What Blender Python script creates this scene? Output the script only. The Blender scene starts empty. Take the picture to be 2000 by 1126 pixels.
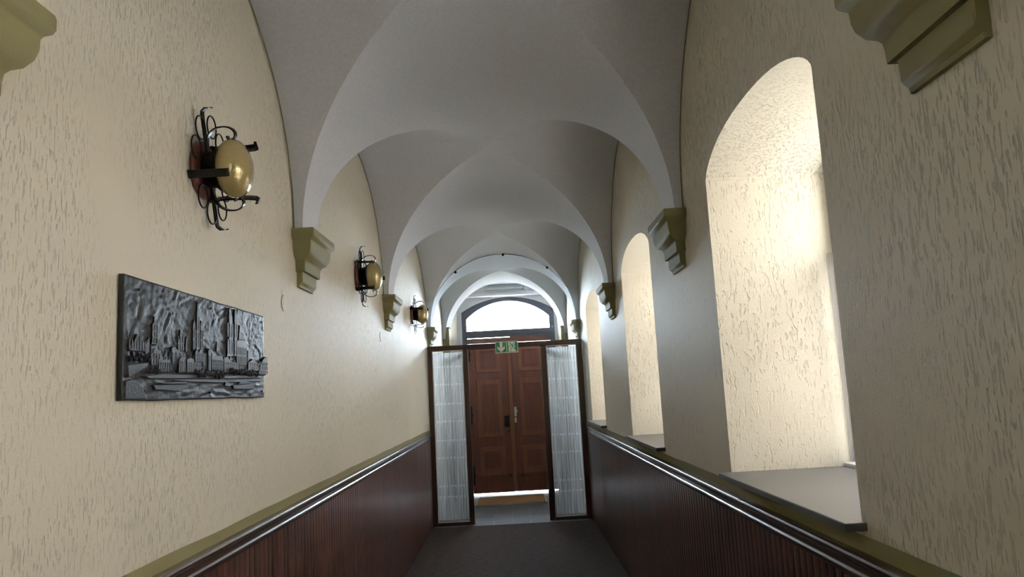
import bpy, bmesh, math, random
from mathutils import Vector, Matrix, noise
PI = math.pi
random.seed(7)
C = bpy.context.scene.collection
SC = bpy.context.scene

# ------------------------------------------------------------------ camera
cam_d = bpy.data.cameras.new('camera'); cam = bpy.data.objects.new('camera', cam_d); C.objects.link(cam)
SC.camera = cam
cam_d.sensor_fit = 'HORIZONTAL'; cam_d.sensor_width = 36.0; cam_d.lens = 1467.2/2000*36.0
cam_d.clip_start = 0.02; cam_d.clip_end = 500
def cam_axes(p, yaw, roll):
    p, yaw, roll = [math.radians(v) for v in (p, yaw, roll)]
    f = Vector((math.sin(yaw)*math.cos(p), math.cos(yaw)*math.cos(p), math.sin(p)))
    r = Vector((math.cos(yaw), -math.sin(yaw), 0)); u = r.cross(f)
    return math.cos(roll)*r-math.sin(roll)*u, math.sin(roll)*r+math.cos(roll)*u, f
_r, _u, _f = cam_axes(7.7117, .3511, 3.0181)
M = Matrix((( _r.x, _u.x, -_f.x, .088), (_r.y, _u.y, -_f.y, 0), (_r.z, _u.z, -_f.z, 1.6366), (0, 0, 0, 1)))
cam.matrix_world = M

# ------------------------------------------------------------------ sky, sun, exposure
SKY = 95.0
w = bpy.data.worlds.new('sky'); SC.world = w; w.use_nodes = True
bg = w.node_tree.nodes['Background']; bg.inputs[0].default_value = (.76, .87, 1.0, 1); bg.inputs[1].default_value = SKY
sd = bpy.data.lights.new('sun', 'SUN'); sd.energy = 20; sd.angle = math.radians(2); sd.color = (1, .93, .82)
sun = bpy.data.objects.new('sun', sd); C.objects.link(sun)
sun.rotation_euler = Vector((.72, .12, -.68)).to_track_quat('-Z', 'Y').to_euler()
def portal(name, loc, direction, sx, sy):
    d = bpy.data.lights.new(name, 'AREA'); d.shape = 'RECTANGLE'; d.size = sx; d.size_y = sy
    d.cycles.is_portal = True
    o = bpy.data.objects.new(name, d); C.objects.link(o); o.location = loc
    o.rotation_euler = Vector(direction).to_track_quat('-Z', 'Y').to_euler()
SC.view_settings.view_transform = 'Standard'; SC.view_settings.look = 'None'
SC.view_settings.gamma = 1; SC.view_settings.use_curve_mapping = False
SC.view_settings.exposure = 0.52

# ------------------------------------------------------------------ key dimensions (metres)
XL, XR = -1.0, 1.02            # plaster faces of the two long walls
ZS, HC = 2.516, .92            # vault springing, rise at crown
AL, AR = -.955, .975           # barrel springing
BB = [-3.55, -1.05, 1.45, 3.95, 6.675, 10.05]   # bay boundaries (corbel lines)
FOOT = .14
YP = 9.733                     # glazed partition, front face
YD = 12.90                     # entrance door plane
ZD = -.055                     # floor level at entrance
WIN = [(-2.92, -1.68), (-.42, .82), (2.115, 3.345), (4.80, 6.05), (7.75, 9.075)]  # first two are unseen, added behind the viewer as fill light
WZ0, WZS, WRISE, WDEP = 1.21, 2.535, .155, .60

# ------------------------------------------------------------------ node materials
def mat(name):
    m = bpy.data.materials.new(name); m.use_nodes = True
    nt = m.node_tree; b = nt.nodes['Principled BSDF']
    return m, nt, b
def N(nt, t, **kw):
    n = nt.nodes.new(t)
    for k, v in kw.items(): setattr(n, k, v)
    return n
def simple(name, col, rough=.5, metal=0, spec=.5, bump=0, bscale=200, coat=0):
    m, nt, b = mat(name)
    b.inputs['Base Color'].default_value = (*col, 1); b.inputs['Roughness'].default_value = rough
    b.inputs['Metallic'].default_value = metal; b.inputs['Specular IOR Level'].default_value = spec
    b.inputs['Coat Weight'].default_value = coat
    tc = N(nt, 'ShaderNodeTexCoord'); n = N(nt, 'ShaderNodeTexNoise'); n.inputs['Scale'].default_value = bscale
    nt.links.new(tc.outputs['Object'], n.inputs['Vector'])
    if bump:
        bp = N(nt, 'ShaderNodeBump'); bp.inputs['Strength'].default_value = bump; bp.inputs['Distance'].default_value = .002
        nt.links.new(n.outputs['Fac'], bp.inputs['Height']); nt.links.new(bp.outputs[0], b.inputs['Normal'])
    mx = N(nt, 'ShaderNodeMix', data_type='RGBA'); mx.inputs[6].default_value = (*[c*.88 for c in col], 1); mx.inputs[7].default_value = (*[min(1, c*1.1) for c in col], 1)
    nt.links.new(n.outputs['Fac'], mx.inputs[0]); nt.links.new(mx.outputs[2], b.inputs['Base Color'])
    return m
def ramp(nt, src, a, b_):
    r = N(nt, 'ShaderNodeMapRange'); r.inputs[1].default_value = a; r.inputs[2].default_value = b_
    nt.links.new(src, r.inputs[0]); return r.outputs[0]
def plaster(name, col, scl, lo, hi, dark, bstr, bdist, rough=.45, invert=False):
    """scratched render: short vertical grooves"""
    m, nt, b = mat(name)
    tc = N(nt, 'ShaderNodeTexCoord'); mp = N(nt, 'ShaderNodeMapping'); mp.inputs['Scale'].default_value = scl
    nt.links.new(tc.outputs['Object'], mp.inputs[0])
    n1 = N(nt, 'ShaderNodeTexNoise'); n1.inputs['Scale'].default_value = 1; n1.inputs['Detail'].default_value = 2.5; n1.inputs['Distortion'].default_value = .6
    nt.links.new(mp.outputs[0], n1.inputs['Vector'])
    big = N(nt, 'ShaderNodeTexNoise'); big.inputs['Scale'].default_value = 1.7; nt.links.new(tc.outputs['Object'], big.inputs['Vector'])
    fine = N(nt, 'ShaderNodeTexNoise'); fine.inputs['Scale'].default_value = 160; nt.links.new(tc.outputs['Object'], fine.inputs['Vector'])
    mask = ramp(nt, n1.outputs['Fac'], lo, hi)
    vary = ramp(nt, big.outputs['Fac'], .3, .6)
    mm = N(nt, 'ShaderNodeMath', operation='MULTIPLY'); nt.links.new(mask, mm.inputs[0]); nt.links.new(vary, mm.inputs[1])
    mx = N(nt, 'ShaderNodeMix', data_type='RGBA'); mx.inputs[6].default_value = (*col, 1); mx.inputs[7].default_value = (*dark, 1)
    nt.links.new(mm.outputs[0], mx.inputs[0]); nt.links.new(mx.outputs[2], b.inputs['Base Color'])
    h = N(nt, 'ShaderNodeMath', operation='MULTIPLY_ADD'); h.inputs[1].default_value = -1; nt.links.new(mm.outputs[0], h.inputs[0])
    f2 = N(nt, 'ShaderNodeMath', operation='MULTIPLY'); f2.inputs[1].default_value = .25; nt.links.new(fine.outputs['Fac'], f2.inputs[0])
    nt.links.new(f2.outputs[0], h.inputs[2])
    bp = N(nt, 'ShaderNodeBump'); bp.inputs['Strength'].default_value = bstr; bp.inputs['Distance'].default_value = bdist
    bp.invert = invert
    nt.links.new(h.outputs[0], bp.inputs['Height']); nt.links.new(bp.outputs[0], b.inputs['Normal'])
    b.inputs['Roughness'].default_value = rough; b.inputs['Specular IOR Level'].default_value = .4
    return m
CREAM = (.70, .658, .535)
M_plaster = plaster('scratched_cream_plaster', CREAM, (165, 165, 25), .585, .655, (.565, .53, .43), 1.0, .0035, .6)
M_plaster_r = plaster('scratched_cream_plaster_dense', CREAM, (135, 135, 22), .565, .635, (.565, .53, .43), 1.0, .005, .6)
M_reveal = plaster('coarse_cream_plaster', (.70, .665, .555), (85, 85, 22), .57, .64, (.665, .63, .525), .9, .005, .6)
M_vault = simple('vault_limewash', (.745, .768, .81), .85, spec=.2, bump=.25, bscale=60)
M_white = simple('white_paint', (.78, .78, .78), .5)
M_olive = simple('olive_paint', (.225, .207, .092), .68, spec=.3, bump=.15, bscale=300)
M_slate = simple('polished_slate', (.10, .105, .11), .35, spec=.6, bscale=30)
M_cover_shade = simple('cover_shade', (.02, .022, .026), .4)  # dark tone for the drawn shade beside the round covers
M_iron = simple('wrought_iron', (.012, .012, .013), .38, metal=.6, bump=.4, bscale=120)
M_bronze = simple('dark_cast_metal', (.021, .023, .027), .45, metal=.45, bump=.5, bscale=170)
M_steel = simple('brushed_steel', (.45, .45, .45), .35, metal=.9)
M_brass = simple('old_brass', (.18, .13, .05), .4, metal=.8)
M_bluegrey = simple('slate_blue_paint', (.055, .065, .095), .4, spec=.6)
M_green = simple('sign_green', (.015, .20, .12), .45)
M_signwhite = simple('sign_pale', (.78, .78, .62), .5)
M_coir = simple('coir_mat', (.28, .155, .075), .95, spec=.1, bump=1, bscale=260)
M_stone = simple('pale_paving', (.55, .53, .50), .9, bscale=8)
M_black = simple('black_rubber', (.01, .01, .01), .6)
def wood(name, c1, c2, scl=(40, 40, 2.2), rough=.35, coat=.15, slat=None):
    m, nt, b = mat(name)
    tc = N(nt, 'ShaderNodeTexCoord'); mp = N(nt, 'ShaderNodeMapping'); mp.inputs['Scale'].default_value = scl
    nt.links.new(tc.outputs['Object'], mp.inputs[0])
    n1 = N(nt, 'ShaderNodeTexNoise'); n1.inputs['Scale'].default_value = 1; n1.inputs['Detail'].default_value = 5; n1.inputs['Distortion'].default_value = 1.2
    nt.links.new(mp.outputs[0], n1.inputs['Vector'])
    fac = ramp(nt, n1.outputs['Fac'], .3, .7)
    if slat:
        sx = N(nt, 'ShaderNodeSeparateXYZ'); nt.links.new(tc.outputs['Object'], sx.inputs[0])
        dv = N(nt, 'ShaderNodeMath', operation='DIVIDE'); dv.inputs[1].default_value = slat; nt.links.new(sx.outputs['Y'], dv.inputs[0])
        fl = N(nt, 'ShaderNodeMath', operation='FLOOR'); nt.links.new(dv.outputs[0], fl.inputs[0])
        wn = N(nt, 'ShaderNodeTexWhiteNoise', noise_dimensions='1D'); nt.links.new(fl.outputs[0], wn.inputs['W'])
        ad = N(nt, 'ShaderNodeMath', operation='MULTIPLY_ADD'); ad.inputs[1].default_value = .75
        nt.links.new(wn.outputs['Value'], ad.inputs[0])
        m2 = N(nt, 'ShaderNodeMath', operation='MULTIPLY'); m2.inputs[1].default_value = .25; nt.links.new(fac, m2.inputs[0]); nt.links.new(m2.outputs[0], ad.inputs[2])
        fac = ad.outputs[0]
    mx = N(nt, 'ShaderNodeMix', data_type='RGBA'); mx.inputs[6].default_value = (*c1, 1); mx.inputs[7].default_value = (*c2, 1)
    nt.links.new(fac, mx.inputs[0]); nt.links.new(mx.outputs[2], b.inputs['Base Color'])
    b.inputs['Roughness'].default_value = rough; b.inputs['Coat Weight'].default_value = coat; b.inputs['Coat Roughness'].default_value = .25
    bp = N(nt, 'ShaderNodeBump'); bp.inputs['Strength'].default_value = .15; bp.inputs['Distance'].default_value = .001
    nt.links.new(n1.outputs['Fac'], bp.inputs['Height']); nt.links.new(bp.outputs[0], b.inputs['Normal'])
    return m
SLAT = .056
M_dado = wood('mahogany_slats', (.042, .019, .016), (.118, .046, .030), slat=SLAT, rough=.33)
M_rail = wood('mahogany_rail', (.035, .020, .017), (.065, .035, .028), (40, 2.2, 40), rough=.22, coat=.4)
M_frame = wood('dark_mahogany', (.030, .010, .007), (.055, .018, .011))
M_door = wood('door_brown', (.092, .026, .014), (.17, .050, .026), rough=.4)
M_door2 = wood('door_brown_light', (.15, .050, .022), (.22, .076, .034), rough=.4)
M_plate = wood('red_brown_wood', (.085, .022, .015), (.14, .038, .026), rough=.4)
def carpet():
    m, nt, b = mat('brown_carpet')
    tc = N(nt, 'ShaderNodeTexCoord')
    mp = N(nt, 'ShaderNodeMapping'); mp.inputs['Scale'].default_value = (14, 60, 14); nt.links.new(tc.outputs['Object'], mp.inputs[0])
    n1 = N(nt, 'ShaderNodeTexNoise'); n1.inputs['Scale'].default_value = 1; n1.inputs['Detail'].default_value = 4; nt.links.new(mp.outputs[0], n1.inputs['Vector'])
    n2 = N(nt, 'ShaderNodeTexNoise'); n2.inputs['Scale'].default_value = 250; nt.links.new(tc.outputs['Object'], n2.inputs['Vector'])
    mx = N(nt, 'ShaderNodeMix', data_type='RGBA'); mx.inputs[6].default_value = (.030, .022, .019, 1); mx.inputs[7].default_value = (.082, .058, .047, 1)
    nt.links.new(ramp(nt, n1.outputs['Fac'], .3, .7), mx.inputs[0]); nt.links.new(mx.outputs[2], b.inputs['Base Color'])
    bp = N(nt, 'ShaderNodeBump'); bp.inputs['Strength'].default_value = .8; bp.inputs['Distance'].default_value = .004
    nt.links.new(n2.outputs['Fac'], bp.inputs['Height']); nt.links.new(bp.outputs[0], b.inputs['Normal'])
    b.inputs['Roughness'].default_value = .95; b.inputs['Specular IOR Level'].default_value = .15
    return m
M_carpet = carpet()
def tiles():
    m, nt, b = mat('slate_floor_tiles')
    tc = N(nt, 'ShaderNodeTexCoord'); br = N(nt, 'ShaderNodeTexBrick'); br.inputs['Scale'].default_value = 1
    br.inputs['Brick Width'].default_value = .46; br.inputs['Row Height'].default_value = .30; br.inputs['Mortar Size'].default_value = .006
    br.inputs['Color1'].default_value = (.075, .082, .088, 1); br.inputs['Color2'].default_value = (.13, .135, .135, 1); br.inputs['Mortar'].default_value = (.22, .22, .21, 1)
    nt.links.new(tc.outputs['Object'], br.inputs['Vector'])
    n = N(nt, 'ShaderNodeTexNoise'); n.inputs['Scale'].default_value = 9; n.inputs['Detail'].default_value = 5; nt.links.new(tc.outputs['Object'], n.inputs['Vector'])
    nt.links.new(br.outputs['Color'], b.inputs['Base Color'])
    bp = N(nt, 'ShaderNodeBump'); bp.inputs['Strength'].default_value = .5; bp.inputs['Distance'].default_value = .004
    nt.links.new(n.outputs['Fac'], bp.inputs['Height']); nt.links.new(bp.outputs[0], b.inputs['Normal'])
    b.inputs['Roughness'].default_value = .38
    return m
M_tiles = tiles()
def brick(name):
    m, nt, b = mat(name)
    tc = N(nt, 'ShaderNodeTexCoord'); br = N(nt, 'ShaderNodeTexBrick'); br.inputs['Scale'].default_value = 4
    br.inputs['Color1'].default_value = (.50, .15, .07, 1); br.inputs['Color2'].default_value = (.42, .12, .06, 1); br.inputs['Mortar'].default_value = (.4, .3, .25, 1)
    mp = N(nt, 'ShaderNodeMapping'); mp.inputs['Rotation'].default_value = (0, PI/2, PI/2)
    nt.links.new(tc.outputs['Object'], mp.inputs[0]); nt.links.new(mp.outputs[0], br.inputs['Vector']); nt.links.new(br.outputs['Color'], b.inputs['Base Color'])
    b.inputs['Roughness'].default_value = .9
    return m
M_facade = simple('pale_render', (.31, .25, .21), .9, bscale=6)
def see_through(name, op, col, gloss=.06, rough=.02, translucent=False):
    """thin sheet: clear share + either a faint mirror (glass) or cloth that scatters light both ways"""
    m = bpy.data.materials.new(name); m.use_nodes = True; nt = m.node_tree; nt.nodes.clear()
    out = N(nt, 'ShaderNodeOutputMaterial'); tr = N(nt, 'ShaderNodeBsdfTransparent'); mix = N(nt, 'ShaderNodeMixShader')
    nt.links.new(tr.outputs[0], mix.inputs[1]); nt.links.new(mix.outputs[0], out.inputs[0])
    if translucent:
        d = N(nt, 'ShaderNodeBsdfDiffuse'); t = N(nt, 'ShaderNodeBsdfTranslucent'); m2 = N(nt, 'ShaderNodeMixShader'); m2.inputs[0].default_value = .5
        d.inputs[0].default_value = (*col, 1); t.inputs[0].default_value = (*col, 1)
        nt.links.new(d.outputs[0], m2.inputs[1]); nt.links.new(t.outputs[0], m2.inputs[2]); nt.links.new(m2.outputs[0], mix.inputs[2])
        tc = N(nt, 'ShaderNodeTexCoord'); mp = N(nt, 'ShaderNodeMapping'); mp.inputs['Scale'].default_value = (105, 105, 1.5); nt.links.new(tc.outputs['Object'], mp.inputs[0])
        n = N(nt, 'ShaderNodeTexNoise'); n.inputs['Scale'].default_value = 1; nt.links.new(mp.outputs[0], n.inputs['Vector'])
        r = N(nt, 'ShaderNodeMapRange'); r.inputs[1].default_value = .3; r.inputs[2].default_value = .7; r.inputs[3].default_value = op-.30; r.inputs[4].default_value = op+.30
        nt.links.new(n.outputs['Fac'], r.inputs[0]); nt.links.new(r.outputs[0], mix.inputs[0])
    else:
        g = N(nt, 'ShaderNodeBsdfGlossy'); g.inputs[1].default_value = rough; nt.links.new(g.outputs[0], mix.inputs[2])
        lw = N(nt, 'ShaderNodeLayerWeight'); lw.inputs[0].default_value = .25
        r = N(nt, 'ShaderNodeMapRange'); r.inputs[3].default_value = gloss; r.inputs[4].default_value = .5
        nt.links.new(lw.outputs['Facing'], r.inputs[0]); nt.links.new(r.outputs[0], mix.inputs[0])
        tr.inputs[0].default_value = (*col, 1)
    return m
M_glass = see_through('clear_glass', 0, (.97, .98, .98))
M_net = see_through('sheer_net', .60, (.94, .95, .97), translucent=True)
M_lace = see_through('lace_thread', .86, (.97, .97, .98), translucent=True)
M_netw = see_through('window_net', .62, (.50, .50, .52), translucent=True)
def amber():
    m, nt, b = mat('hammered_amber_glass')
    b.inputs['Base Color'].default_value = (.47, .375, .165, 1); b.inputs['Metallic'].default_value = .25; b.inputs['Roughness'].default_value = .2
    b.inputs['Transmission Weight'].default_value = .2; b.inputs['IOR'].default_value = 1.3; b.inputs['Coat Weight'].default_value = .6; b.inputs['Coat Roughness'].default_value = .08
    tc = N(nt, 'ShaderNodeTexCoord'); n = N(nt, 'ShaderNodeTexVoronoi'); n.inputs['Scale'].default_value = 130; nt.links.new(tc.outputs['Object'], n.inputs['Vector'])
    bp = N(nt, 'ShaderNodeBump'); bp.inputs['Strength'].default_value = .35; bp.inputs['Distance'].default_value = .002
    nt.links.new(n.outputs['Distance'], bp.inputs['Height']); nt.links.new(bp.outputs[0], b.inputs['Normal'])
    return m
M_amber = amber()

# ------------------------------------------------------------------ mesh helpers
class MB:
    def __init__(s): s.v = []; s.f = []; s.mi = []; s.sm = []
    def add(s, vs, fs, mi=0, smooth=False):
        o = len(s.v); s.v += [tuple(v) for v in vs]
        for f in fs: s.f.append([i+o for i in f]); s.mi.append(mi); s.sm.append(smooth)
    def quad(s, a, b, c, d, mi=0): s.add([a, b, c, d], [(0, 1, 2, 3)], mi)
    def box(s, x0, x1, y0, y1, z0, z1, mi=0):
        s.add([(x0, y0, z0), (x1, y0, z0), (x1, y1, z0), (x0, y1, z0), (x0, y0, z1), (x1, y0, z1), (x1, y1, z1), (x0, y1, z1)],
              [(3, 2, 1, 0), (4, 5, 6, 7), (0, 1, 5, 4), (1, 2, 6, 5), (2, 3, 7, 6), (3, 0, 4, 7)], mi)
    def grid(s, P, mi=0, smooth=True, closed=False):
        n, k = len(P), len(P[0]); vs = [p for r in P for p in r]; fs = []
        for i in range(n-1):
            for j in range(k if closed else k-1):
                fs.append((i*k+j, i*k+(j+1) % k, (i+1)*k+(j+1) % k, (i+1)*k+j))
        s.add(vs, fs, mi, smooth)
    def prism(s, pts, axis, a, b, mi=0, inset=0):
        """closed outline (u,v) extruded along axis 'x','y' or 'z' from a to b; inset shrinks the b end"""
        def P(u, v, t): return {'x': (t, u, v), 'y': (u, t, v), 'z': (u, v, t)}[axis]
        n = len(pts); cx = sum(p[0] for p in pts)/n; cy = sum(p[1] for p in pts)/n
        top = [(u+(cx-u)*inset, v+(cy-v)*inset) for u, v in pts]
        s.add([P(u, v, a) for u, v in pts]+[P(u, v, b) for u, v in top],
              [tuple(range(n))[::-1], tuple(range(n, 2*n))]+[(i, (i+1) % n, n+(i+1) % n, n+i) for i in range(n)], mi)
    def sweep(s, path, w, h, up=(1, 0, 0), mi=0, smooth=False, taper=None):
        """flat strap along path; w across (perpendicular to path and up), h along up. round if w is None"""
        n = len(path); R = []
        for i, p in enumerate(path):
            p = Vector(p); t = (Vector(path[min(i+1, n-1)])-Vector(path[max(i-1, 0)])).normalized()
            if w is None:
                a = t.orthogonal().normalized() if i == 0 else (pa-t*pa.dot(t)).normalized(); pa = a
                b = t.cross(a); R.append([p+h*(math.cos(q)*a+math.sin(q)*b) for q in [k*PI/4 for k in range(8)]])
            else:
                U = Vector(up); U = (U-t*U.dot(t)).normalized(); S = t.cross(U); k = 1 if taper is None else taper[i]
                R.append([p+S*w/2*k+U*h/2, p-S*w/2*k+U*h/2, p-S*w/2*k-U*h/2, p+S*w/2*k-U*h/2])
        k = len(R[0]); s.grid(R, mi, smooth or w is None, True)
        s.add(R[0], [tuple(range(k))[::-1]], mi); s.add(R[-1], [tuple(range(k))], mi)
    def lathe(s, prof, o, axis=(1, 0, 0), n=32, mi=0, smooth=True, cap=True):
        A = Vector(axis).normalized(); U = Vector((0, 0, 1)) if abs(A.z) < .9 else Vector((1, 0, 0)); V = A.cross(U); o = Vector(o)
        R = [[o+A*h+r*(math.cos(2*PI*j/n)*U+math.sin(2*PI*j/n)*V) for j in range(n)] for r, h in prof]
        s.grid(R, mi, smooth, True)
        if cap: s.add(R[0], [tuple(range(n))[::-1]], mi); s.add(R[-1], [tuple(range(n))], mi)
    def torus(s, o, R, r, ax=(1, 0, 0), n=28, mi=0):
        A = Vector(ax).normalized(); U = Vector((0, 0, 1)); V = A.cross(U); o = Vector(o); G = []
        for i in range(n+1):
            q = 2*PI*i/n; d = math.cos(q)*U+math.sin(q)*V
            G.append([o+d*(R+r*math.cos(t))+A*r*math.sin(t) for t in [k*PI/4 for k in range(8)]])
        s.grid(G, mi, True, True)
    def build(s, name, mats, parent=None, bevel=0, weld=False, recalc=True):
        me = bpy.data.meshes.new(name); me.from_pydata(s.v, [], s.f)
        for m in (mats if isinstance(mats, (list, tuple)) else [mats]): me.materials.append(m)
        for p, i, q in zip(me.polygons, s.mi, s.sm): p.material_index = i; p.use_smooth = q
        bm = bmesh.new(); bm.from_mesh(me)
        if weld: bmesh.ops.remove_doubles(bm, verts=bm.verts, dist=1e-5)
        if recalc: bmesh.ops.recalc_face_normals(bm, faces=bm.faces)
        bm.to_mesh(me); bm.free()
        o = bpy.data.objects.new(name, me); C.objects.link(o)
        if bevel:
            bv = o.modifiers.new('bevel', 'BEVEL'); bv.width = bevel; bv.segments = 2; bv.limit_method = 'ANGLE'
        if parent: o.parent = parent
        return o
def tag(o, label, cat, group=None, kind=None):
    o['label'] = label; o['category'] = cat
    if group: o['group'] = group
    if kind: o['kind'] = kind
    return o
def thing(name, label, cat, loc=(0, 0, 0), group=None, kind=None):
    o = bpy.data.objects.new(name, None); C.objects.link(o); o.location = loc; o.empty_display_size = .1
    return tag(o, label, cat, group, kind)
def struct(o, label, cat): return tag(o, label, cat, kind='structure')
def local(mb, loc):
    mb.v = [(x-loc[0], y-loc[1], z-loc[2]) for x, y, z in mb.v]; return mb

# ------------------------------------------------------------------ floor
b = MB(); b.box(XL-.02, XR+.02, -3.6, 9.62, -.25, 0)
struct(b.build('floor', M_carpet), 'dark brown ribbed carpet running down the corridor', 'floor')
b = MB(); b.add([(-1.05, 9.62, 0), (1.07, 9.62, 0), (1.07, 13.1, ZD-.003), (-1.05, 13.1, ZD-.003), (-1.05, 9.62, -.3), (1.07, 9.62, -.3), (1.07, 13.1, -.3), (-1.05, 13.1, -.3)],
                [(0, 1, 2, 3), (7, 6, 5, 4), (0, 4, 5, 1), (1, 5, 6, 2), (2, 6, 7, 3), (3, 7, 4, 0)])
struct(b.build('floor_vestibule', M_tiles), 'grey slate tiles on the floor in front of the entrance door', 'floor')

# ------------------------------------------------------------------ vault
def vault():
    b = MB(); NT = 28
    bays = []
    for i in range(len(BB)-1): bays.append(((BB[i]+BB[i+1])/2, (BB[i+1]-BB[i])/2-FOOT))
    bays.append((11.16, .97))
    cx, a = (AL+AR)/2, (AR-AL)/2
    HW = {-1: 1.0, 1: 1.08}
    def Hs(x):
        k = abs(x-cx)/(1.01-.0)
        return HC+((HW[-1] if x < cx else HW[1])-HC)*min(1, k)
    def grp(t, hu):     # groin: t 0..pi, returns x, z, u
        x = cx-a*math.cos(t); z = HC*math.sin(t)
        q = min(1, z/Hs(x)); return x, z, hu*math.sqrt(max(0, 1-q*q))
    T = [PI*i/(2*NT) for i in range(2*NT+1)]
    # barrel webs
    ends = [None]+bays+[None]
    for k in range(len(bays)+1):
        G = []
        for t in T:
            if k == 0: x, z, u2 = grp(t, bays[0][1]); y0 = BB[0]; y1 = bays[0][0]-u2
            elif k == len(bays): x, z, u1 = grp(t, bays[-1][1]); y0 = bays[-1][0]+u1; y1 = 12.40
            else:
                x, z, u1 = grp(t, bays[k-1][1]); _, _, u2 = grp(t, bays[k][1])
                y0 = bays[k-1][0]+u1; y1 = bays[k][0]-u2
            G.append([(x, y0+(y1-y0)*j/8, ZS+z) for j in range(9)])
        if k == len(bays):   # runs into the narrower cross arch
            ox, oz = lambda t: .0125-.9125*math.cos(t), lambda t: 2.53+.906*math.sin(t)
            G = [[(q[0]+(ox(t)-q[0])*j/8, q[1], q[2]+(oz(t)-q[2])*j/8) for j, q in enumerate(r_)] for t, r_ in zip(T, G)]
        b.grid(G)
    # lunette webs
    for yc, hu in bays:
        for side in (-1, 1):
            Xw = XL-.02 if side < 0 else XR+.02
            for sg in (-1, 1):
                G = []
                for i in range(NT+1):
                    t = PI/2*i/NT
                    if side > 0: t = PI-t
                    xg, zg, u = grp(t, hu); row = []
                    for j in range(7):
                        x = xg+(Xw-xg)*j/6
                        row.append((x, yc+sg*u, ZS+Hs(x)*math.sqrt(max(0, 1-(u/hu)**2))))
                    G.append(row)
                b.grid(G)
    o = b.build('ceiling', M_vault, recalc=False)
    return o, bays, Hs
ceil_o, BAYS, Hs = vault()
struct(ceil_o, 'white groin-vaulted ceiling with sharp groin edges', 'ceiling')
b = MB(); b.box(-1.5, 1.7, -3.9, 13.3, 3.9, 4.1); struct(b.build('ceiling_roof', M_stone), 'slab above the vault', 'ceiling')

# ------------------------------------------------------------------ walls
b = MB(); b.box(XL-.35, XL, -3.55, 12.9, -.25, 3.9)
struct(b.build('wall_left', M_plaster), 'long cream scratch-plastered wall on the left', 'wall')
b = MB(); b.box(XL-.35, XR+.5, -3.9, -3.55, -.25, 3.9)
struct(b.build('wall_back', M_plaster), 'cream plaster wall behind the viewer', 'wall')
def arch_z(y, y0, y1):
    # shallow three-centred head: quarter rounds at the springing
    u = (y-(y0+y1)/2)/((y1-y0)/2); return WZS+WRISE*(max(0, 1-abs(u)**2.3))**.62
def right_wall():
    b = MB(); x, xo, top = XR, XR+WDEP+.36, 3.9
    edges = [-3.55]; 
    for y0, y1 in WIN: edges += [y0, y1]
    edges.append(12.9)
    for i in range(0, len(edges), 2):
        b.quad((x, edges[i], -.25), (x, edges[i+1], -.25), (x, edges[i+1], top), (x, edges[i], top))
        b.quad((xo, edges[i], -.25), (xo, edges[i+1], -.25), (xo, edges[i+1], top), (xo, edges[i], top))
    b.quad((x, -3.55, top), (x, 12.9, top), (xo, 12.9, top), (xo, -3.55, top))
    b.quad((x, 12.9, -.25), (xo, 12.9, -.25), (xo, 12.9, top), (x, 12.9, top))
    for y0, y1 in WIN:
        ys = [y0+(y1-y0)*(1-math.cos(PI*k/24))/2 for k in range(25)]
        for X in (x, xo):
            b.quad((X, y0, -.25), (X, y1, -.25), (X, y1, WZ0-.005), (X, y0, WZ0-.005))
            for p, q in zip(ys, ys[1:]): b.quad((X, p, arch_z(p, y0, y1)), (X, q, arch_z(q, y0, y1)), (X, q, top), (X, p, top))
        b.quad((x, y0, WZ0-.005), (xo, y0, WZ0-.005), (xo, y0, WZS), (x, y0, WZS), 1)
        b.quad((x, y1, WZ0-.005), (xo, y1, WZ0-.005), (xo, y1, WZS), (x, y1, WZS), 1)
        b.quad((x, y0, WZ0-.005), (xo, y0, WZ0-.005), (xo, y1, WZ0-.005), (x, y1, WZ0-.005), 1)
        for p, q in zip(ys, ys[1:]): b.quad((x, p, arch_z(p, y0, y1)), (x, q, arch_z(q, y0, y1)), (xo, q, arch_z(q, y0, y1)), (xo, p, arch_z(p, y0, y1)), 1)
    return b.build('wall_right', [M_plaster_r, M_reveal], weld=True)
struct(right_wall(), 'cream scratch-plastered wall on the right with deep arched window recesses', 'wall')
# wall with the arched opening before the entrance
def arch_wall():
    b = MB(); y0, y1 = 12.40, 12.42; xl, xr, zs, top = -.90, .925, 2.53, 3.436; c, a = (xl+xr)/2, (xr-xl)/2
    P = [(xl, -.25)]+[(c-a*math.cos(PI*k/40), zs+(top-zs)*math.sin(PI*k/40)) for k in range(41)]+[(xr, -.25)]
    O = [(XL, -.25)]+[(XL+(XR-XL)*k/40, 3.6) for k in range(41)]+[(XR, -.25)]
    for Y in (y0, y1):
        for i in range(len(P)-1): b.quad((P[i][0], Y, P[i][1]), (P[i+1][0], Y, P[i+1][1]), (O[i+1][0], Y, O[i+1][1]), (O[i][0], Y, O[i][1]))
    for i in range(len(P)-1): b.quad((P[i][0], y0, P[i][1]), (P[i+1][0], y0, P[i+1][1]), (P[i+1][0], y1, P[i+1][1]), (P[i][0], y1, P[i][1]))
    return b.build('wall_arch', M_vault, weld=True)
struct(arch_wall(), 'white arched cross wall in front of the entrance door', 'wall')
b = MB(); b.box(XL+.002, -.893, 12.14, 12.40, -.05, 2.69); b.box(XL+.002, -.885, 12.13, 12.40, 2.69, 2.703)
struct(b.build('trim_1', M_olive), 'olive painted pilaster at the left foot of the white arch', 'pilaster')
b = MB(); b.box(.918, XR-.002, 12.14, 12.40, -.05, 2.62); b.box(.91, XR-.002, 12.13, 12.40, 2.62, 2.633)
struct(b.build('trim_2', M_olive), 'olive painted pilaster at the right foot of the white arch', 'pilaster')
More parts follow.
